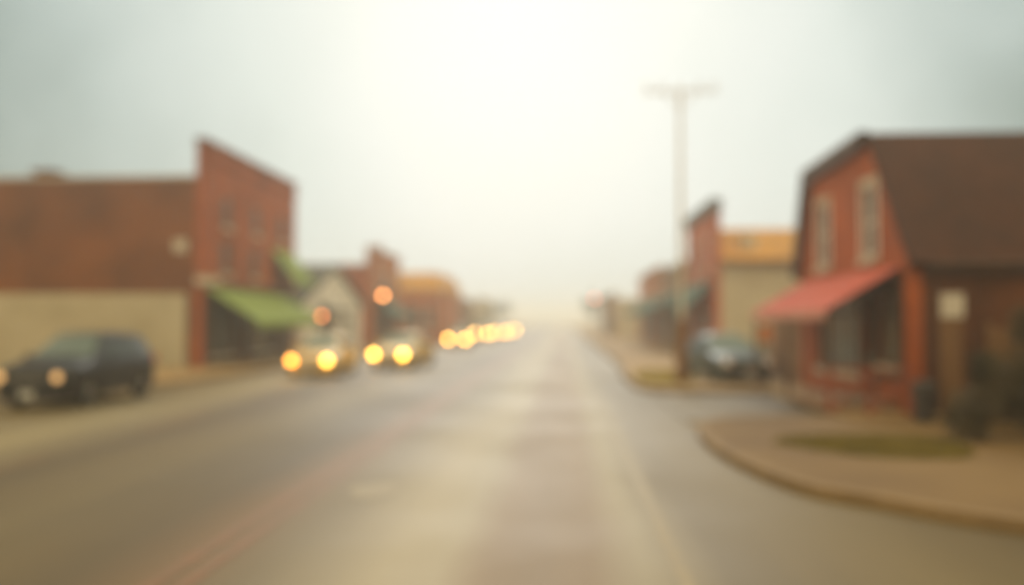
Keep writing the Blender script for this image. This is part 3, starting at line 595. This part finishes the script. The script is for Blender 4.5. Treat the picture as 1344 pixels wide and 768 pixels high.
# ------------------------------------------------------------------ cars
def lerp_tab(tab, y):
    if y <= tab[0][0]: return tab[0][1]
    for (a, va), (b, vb) in zip(tab, tab[1:]):
        if y <= b: 
            t = (y - a) / (b - a); return va + (vb - va) * t
    return tab[-1][1]
def car(name, label, loc, rz, paint, kind, lamp, lr=.1, group=None, cat='car', lamp2=None):
    """front of the car faces -y; kind: 'sedan' or 'suv'"""
    t = thing(name, label, cat, loc, rz, group)
    if kind == 'suv':
        Lh, W, wr, wb = 2.28, .92, .37, 1.32; TOP = [(-2.28, .72), (-2.2, .92), (-1.9, 1.0), (-1.15, 1.10), (-.95, 1.15), (-.25, 1.60), (0, 1.64), (.9, 1.66), (1.8, 1.60), (1.95, 1.54), (2.2, 1.05), (2.28, .8)]
        BELT = [(-2.28, .66), (-2.2, .84), (-1.9, .9), (-1.15, .98), (-.9, 1.02), (1.9, 1.08), (2.15, 1.0), (2.28, .76)]
        ZB = [(-2.28, .34), (-2.1, .26), (2.1, .28), (2.28, .38)]; cowl, rf0, rf1, rend = -1.0, -.22, 1.78, 2.12
    else:
        Lh, W, wr, wb = 2.3, .89, .32, 1.36; TOP = [(-2.3, .55), (-2.22, .70), (-1.9, .80), (-1.05, .92), (-.9, .95), (-.1, 1.38), (.2, 1.43), (.8, 1.42), (1.1, 1.36), (1.75, 1.02), (2.15, 1.0), (2.25, .92), (2.3, .65)]
        BELT = [(-2.3, .5), (-2.22, .64), (-1.9, .72), (-1.0, .84), (-.8, .88), (1.5, .93), (2.2, .88), (2.3, .6)]
        ZB = [(-2.3, .26), (-2.1, .19), (2.1, .2), (2.3, .3)]; cowl, rf0, rf1, rend = -.95, -.06, 1.08, 1.78
    WT = [(-Lh, W - .30), (-Lh + .06, W - .17), (-Lh + .2, W - .07), (-Lh + .6, W - .01), (-.5, W), (1.2, W), (Lh - .35, W - .04), (Lh - .08, W - .14), (Lh, W - .26)]
    ar = wr + .06
    ys = sorted(set([round(-Lh + i * .06, 3) for i in range(int(2 * Lh / .06) + 1)] + [Lh, cowl, rf0, rf1, rend]))
    def ring(y):
        w = lerp_tab(WT, y); zt = lerp_tab(TOP, y); zl = lerp_tab(BELT, y); zb = lerp_tab(ZB, y)
        zt = max(zt, zl + .02); cab = max(0, min(1, (zt - zl) / .5)); ins = .06 + .20 * cab + .03
        za = zb
        for yw in (-wb, wb):
            d = abs(y - yw)
            if d < ar: za = max(za, wr + math.sqrt(ar * ar - d * d) * 1.0)
        za = min(za, zl - .08)
        zin = za
        rt = w - ins
        return [(0, zb), (w - .26, zb), (w - .26, zin), (w - .015, za), (w, max(za + .02, zb + (zl - zb) * .55)), (w - .02, zl - .05), (w - .045, zl), (rt, zt - .05 * (0.4 + cab * .6)), (rt - .1, zt - .005), (rt * .45, zt + .02), (0, zt + .03)]
    mb = MB(); rings = [ring(y) for y in ys]; n = len(rings[0])
    for s in (1, -1):
        vs = [(s * x, y, z) for y, rg in zip(ys, rings) for x, z in rg]; fs = []
        for i in range(len(ys) - 1):
            for k in range(n - 1): fs.append((i * n + k, i * n + k + 1, (i + 1) * n + k + 1, (i + 1) * n + k))
        fs.append(tuple(range(n))); fs.append(tuple((len(ys) - 1) * n + k for k in range(n)))
        mb.add(vs, fs)
    body = mb.build('body', paint, t, 38)
    # glass follows the body surface a few mm proud
    def topz(x, y):
        rg = ring(y)[6:][::-1]
        return lerp_tab([(p[0], p[1]) for p in rg], abs(x))
    def sheet(nm, ya, yb, hw_a, hw_b, off):
        g = MB(); nu, nv = 10, 6; vs = []
        for lay in (0, 1):
            for j in range(nv + 1):
                y = ya + (yb - ya) * j / nv; hw = hw_a + (hw_b - hw_a) * j / nv
                for i in range(nu + 1):
                    x = -hw + 2 * hw * i / nu; vs.append((x, y + off[1] * (1 if lay else .2), topz(x, y) + off[2] * (1 if lay else .2)))
        m_ = (nu + 1) * (nv + 1)
        fs = [(m_ + j * (nu + 1) + i, m_ + j * (nu + 1) + i + 1, m_ + (j + 1) * (nu + 1) + i + 1, m_ + (j + 1) * (nu + 1) + i) for j in range(nv) for i in range(nu)]
        g.add(vs, fs); return g.build(nm, 'dark_windscreen' if paint == 'navy' else 'windscreen', t, 40)
    sheet('windscreen', cowl + .03, rf0 - .03, W - .2, W - .38, (0, -.008, .012)); sheet('rear_window', rf1 + .04, rend - .06, W - .38, W - .22, (0, .008, .012))
    def sidewin(ya, yb, s):
        vs = []; nn = 6
        for j in range(nn + 1):
            y = ya + (yb - ya) * j / nn; rg = ring(y); (x0, z0), (x1, z1) = rg[6], rg[7]
            for q in (.12, .86): vs.append((s * (x0 + (x1 - x0) * q + .008), y, z0 + (z1 - z0) * q + .004))
        return vs, [(2 * j, 2 * j + 1, 2 * j + 3, 2 * j + 2) for j in range(nn)]
    for s in (1, -1):
        segs = [(cowl + .38, .12), (.2, 1.0), (1.08, rf1 + .05 if kind == 'suv' else 1.35)]
        for a, b in segs: MB().add(*sidewin(a, b, s)).build('side_window', 'side_glass', t, 40)
        for yh in (-.05, .85):
            zh = lerp_tab(BELT, yh) - .1; w = lerp_tab(WT, yh); MB().box(s * (w - .01), s * (w + .03), yh, yh + .2, zh, zh + .03).build('door_handle', paint, t, bevel=.005)
        zm = lerp_tab(BELT, cowl + .35) + .02; mo = MB().ell((s * (W + .07), cowl + .33, zm + .07), (.11, .06, .085)).tube((s * (W - .08), cowl + .36, zm), (s * (W + .03), cowl + .34, zm + .05), .025).build('wing_mirror', paint, t, 60)
        for yw in (-wb, wb):
            wh = MB(); xo, xi = s * (W - .015), s * (W - .225); prof_ = [(wr * .62, 0), (wr * .9, 0), (wr, .035), (wr, .175), (wr * .9, .21), (wr * .62, .21)]; nn = 28; vs = []
            for (r, d) in prof_:
                for i in range(nn): a = 2 * pi * i / nn; vs.append((xo - s * d, yw + r * cos(a), wr + r * sin(a)))
            fs = [(k * nn + i, k * nn + (i + 1) % nn, ((k + 1) % 6) * nn + (i + 1) % nn, ((k + 1) % 6) * nn + i) for k in range(6) for i in range(nn)]
            tyre = wh.add(vs, fs).build('wheel', 'rubber', t, 40)
            rm = MB().tube((xo - s * .10, yw, wr), (xo - s * .12, yw, wr), wr * .61, n=28).tube((xo - s * .02, yw, wr), (xo - s * .1, yw, wr), .06, n=14)
            for q in range(5):
                a = 2 * pi * q / 5 + .3; rm.bar((xo - s * .045, yw + .04 * cos(a), wr + .04 * sin(a)), (xo - s * .03, yw + wr * .6 * cos(a), wr + wr * .6 * sin(a)), .06, .05)
            rm.build('rim', 'rim', tyre, 30)
    # front: lamps, grille, bumper, plate
    zf = lerp_tab(BELT, -Lh + .1); xl = W - .27; yl = -Lh + .07; zc = (.74 if kind == 'suv' else .60)
    for s in (1, -1):
        MB().ell((s * xl, yl + .05, zc), (lr * 1.5 + .02, .13, lr + .03), 18, 10).build('headlight_housing', 'chrome' if group or lamp == 'lamp_off' else 'black_plastic', t, 60)
        mt = lamp2 if (lamp2 and s == -1) else lamp
        MB().tube((s * xl, yl - .085, zc), (s * xl, yl - .105, zc), lr, n=22).ell((s * xl, yl - .105, zc), (lr * .98, .02, lr * .98)).build('headlight', mt, t, 50)
        MB().box(s * (W - .30), s * (W - .10), Lh - .12, Lh - .02, .74 if kind == 'sedan' else .85, .88 if kind == 'sedan' else 1.08).build('tail_light', 'tail', t, bevel=.01)
    MB().box(-.42, .42, -Lh - .025, -Lh + .05, zc - .11, zc + .05).build('grille', 'metal' if group else 'black_plastic', t, bevel=.01)
    gz = MB()
    for q in range(3): gz.box(-.40, .40, -Lh - .035, -Lh - .026, zc - .085 + q * .05, zc - .075 + q * .05)
    gz.build('grille_bar', 'chrome', t)
    MB().hexa([(-W + .25, -Lh - .05, .24), (W - .25, -Lh - .05, .24), (W - .1, -Lh + .22, .24), (-W + .1, -Lh + .22, .24), (-W + .25, -Lh - .06, .44), (W - .25, -Lh - .06, .44), (W - .08, -Lh + .22, .46), (-W + .08, -Lh + .22, .46)]).build('front_bumper', 'black_plastic' if paint == 'bluecar' else paint, t, bevel=.03)
    MB().hexa([(-W + .1, Lh - .22, .28), (W - .1, Lh - .22, .28), (W - .25, Lh + .05, .28), (-W + .25, Lh + .05, .28), (-W + .08, Lh - .22, .52), (W - .08, Lh - .22, .52), (W - .25, Lh + .06, .5), (-W + .25, Lh + .06, .5)]).build('rear_bumper', paint, t, bevel=.03)
    MB().box(-.16, .16, -Lh - .085, -Lh - .065, .28, .44).build('number_plate', 'plate', t)
    if kind == 'suv':
        for s in (1, -1): MB().bar((s * (W - .33), -.1, 1.72), (s * (W - .33), 1.6, 1.71), .03).bar((s * (W - .33), 0, 1.6), (s * (W - .33), 0, 1.72), .03).bar((s * (W - .33), 1.5, 1.6), (s * (W - .33), 1.5, 1.71), .03).build('roof_rail', 'metal', t)
    return t
HL = (1, .54, .075)
car('suv', 'dark navy SUV parked by the cream wall at the left edge', (-11.75, 21.7, 0), R(0), 'navy', 'suv', emis('weak headlight', (1, .60, .25), .8), .10)
gq = 'cars queued with headlights on'
car('sedan', 'front beige sedan of the queue, under the green awning, one lamp deeper orange', (-8.85, 33.3, 0), R(2), 'silver', 'sedan', emis('headlight yellow', HL, 12), .12, gq, lamp2=emis('headlight amber', (1, .38, .04), 11))
car('sedan', 'second pale gold sedan of the queue with two bright yellow headlights', (-6.88, 38.98, 0), R(-6), 'gold', 'sedan', emis('headlight bright', HL, 17), .12, gq)
car('sedan', 'third car of the queue, its two headlights blurred into the haze', (-7.75, 68, 0), 0, 'silver', 'sedan', emis('headlight far', (1, .52, .08), 26), .13, gq)
car('suv', 'fourth car of the queue, higher headlights in the fog', (-7.6, 86, 0), 0, 'silver', 'suv', emis('headlight farther', (1, .54, .12), 30), .14, gq)
car('sedan', 'fifth car of the queue, only its pale lamps showing', (-7.2, 105, 0), 0, 'silver', 'sedan', emis('headlight faint', (1, .5, .12), 32), .15, gq)
car('sedan', 'sixth and last car of the queue, faintest lamps in the fog', (-7.3, 125, 0), 0, 'gold', 'sedan', emis('headlight faintest', (1, .5, .12), 36), .16, gq)
car('parked_car', 'dark blue car parked facing the street beside the utility pole', (5.15, 29.6, .115), R(8), 'bluecar', 'sedan', 'lamp_off', .11)

# put each fixed thing's Empty at its base centre
bpy.context.view_layer.update()
for o in list(C.objects):
    if o.type == 'EMPTY' and o.parent is None and o.location.length < 1e-6:
        pts = [c.matrix_world @ Vector(k) for c in o.children for k in c.bound_box]
        cx = (min(p.x for p in pts) + max(p.x for p in pts)) / 2; cy_ = (min(p.y for p in pts) + max(p.y for p in pts)) / 2
        if o is B: cx, cy_ = -14.5, 54.4
        o.location = (cx, cy_, 0)
        for c in o.children: c.location -= Vector((cx, cy_, 0))
B.rotation_euler.z = R(-13)
# ------------------------------------------------------------------ sky, sun, haze
SUN_EL, SUN_AZ = 26.0, -3.0     # ahead, a little left of the street axis
w = bpy.data.worlds.new('World'); sc.world = w; w.use_nodes = True
nt = w.node_tree; N = nt.nodes; L = nt.links; bg = N['Background']
sky = N.new('ShaderNodeTexSky'); sky.sky_type = 'NISHITA'; sky.sun_disc = False; sky.sun_elevation = R(SUN_EL); sky.sun_rotation = R(SUN_AZ); sky.dust_density = 5; sky.air_density = 1.5
tc = N.new('ShaderNodeTexCoord'); vm = N.new('ShaderNodeVectorMath'); vm.operation = 'DOT_PRODUCT'
sd = Vector((sin(R(SUN_AZ)) * cos(R(14)), cos(R(SUN_AZ)) * cos(R(14)), sin(R(14)))); vm.inputs[1].default_value = sd
nrm = N.new('ShaderNodeVectorMath'); nrm.operation = 'NORMALIZE'; L.new(tc.outputs['Generated'], nrm.inputs[0]); L.new(nrm.outputs[0], vm.inputs[0])
ac = N.new('ShaderNodeMath'); ac.operation = 'ARCCOSINE'; L.new(vm.outputs['Value'], ac.inputs[0])
cn_ = N.new('ShaderNodeTexNoise'); cn_.inputs['Scale'].default_value = 3.0; cn_.inputs['Detail'].default_value = 4; L.new(nrm.outputs[0], cn_.inputs['Vector'])
ma = N.new('ShaderNodeMath'); ma.operation = 'MULTIPLY_ADD'; ma.inputs[1].default_value = .36; L.new(cn_.outputs['Fac'], ma.inputs[0]); L.new(ac.outputs[0], ma.inputs[2])
mr = N.new('ShaderNodeMapRange'); mr.inputs[1].default_value = .18; mr.inputs[2].default_value = 1.7; L.new(ma.outputs[0], mr.inputs[0])
cr = N.new('ShaderNodeValToRGB'); el = cr.color_ramp.elements
el[0].position = 0; el[0].color = (.90, .93, .89, 1); el[1].position = 1; el[1].color = (1.25, 1.02, .64, 1)
for p_, c_ in ((.10, (.84, .89, .86)), (.22, (.70, .78, .74)), (.31, (.47, .56, .53)), (.375, (.25, .33, .305)), (.43, (.17, .23, .21)), (.52, (1.3, 1.1, .74)), (.75, (.85, .68, .40))):  # dark ring imitates vignetting; brighter sky beyond added to light the facades
    e_ = el.new(p_); e_.color = c4(c_)
L.new(mr.outputs[0], cr.inputs[0])
sm = N.new('ShaderNodeMix'); sm.data_type = 'RGBA'; sm.inputs['Factor'].default_value = .96
# background strength 0.1 scales the sky; the ramp tones are divided by it
k10 = N.new('ShaderNodeVectorMath'); k10.operation = 'SCALE'; k10.inputs['Scale'].default_value = 10; L.new(cr.outputs[0], k10.inputs[0])
L.new(sky.outputs[0], sm.inputs['A']); L.new(k10.outputs[0], sm.inputs['B']); L.new(sm.outputs['Result'], bg.inputs['Color']); bg.inputs['Strength'].default_value = .1

sl = bpy.data.lights.new('sun', 'SUN'); so = bpy.data.objects.new('sun', sl); C.objects.link(so)
sl.energy = .8; sl.angle = R(22); sl.color = (1, .96, .88)
dirv = -Vector((sin(R(SUN_AZ)) * cos(R(SUN_EL)), cos(R(SUN_AZ)) * cos(R(SUN_EL)), sin(R(SUN_EL))))
so.rotation_euler = dirv.to_track_quat('-Z', 'Y').to_euler()

hz = MB().box(-1210, 1210, -1210, 1210, -1.3, 11.5).build('haze', 'white'); hz['kind'] = 'stuff'; hz['label'] = 'pale morning fog lying along the whole street'; hz['category'] = 'fog'
hm = bpy.data.materials.new('fog'); hm.use_nodes = True; hn = hm.node_tree
hn.nodes.remove(hn.nodes['Principled BSDF']); pv = hn.nodes.new('ShaderNodeVolumePrincipled')
pv.inputs['Density'].default_value = .0029; pv.inputs['Color'].default_value = (1, .99, .91, 1); pv.inputs['Anisotropy'].default_value = .66
hn.links.new(pv.outputs[0], hn.nodes['Material Output'].inputs['Volume'])
hz.data.materials.clear(); hz.data.materials.append(hm)

# ------------------------------------------------------------------ camera
cd = bpy.data.cameras.new('camera'); co = bpy.data.objects.new('camera', cd); C.objects.link(co); sc.camera = co
co.location = (0, 0, 2.0); co.rotation_euler = (R(90) + math.atan(36 / 1195), 0, R(3.26))
cd.sensor_width = 36; cd.lens = 32.0; cd.clip_start = .05; cd.clip_end = 5000
cd.dof.use_dof = True; cd.dof.focus_distance = 2.5; cd.dof.aperture_fstop = .59; cd.dof.aperture_blades = 0

sc.view_settings.view_transform = 'Standard'; sc.view_settings.look = 'None'; sc.view_settings.gamma = 1; sc.view_settings.exposure = 0
sc.render.engine = 'CYCLES'; cy = sc.cycles
cy.use_denoising = True; cy.denoiser = 'OPENIMAGEDENOISE'; cy.use_adaptive_sampling = False
cy.max_bounces = 6; cy.volume_bounces = 4; cy.diffuse_bounces = 3; cy.glossy_bounces = 3; cy.transmission_bounces = 2
cy.sample_clamp_indirect = 6; cy.caustics_reflective = False; cy.caustics_refractive = False
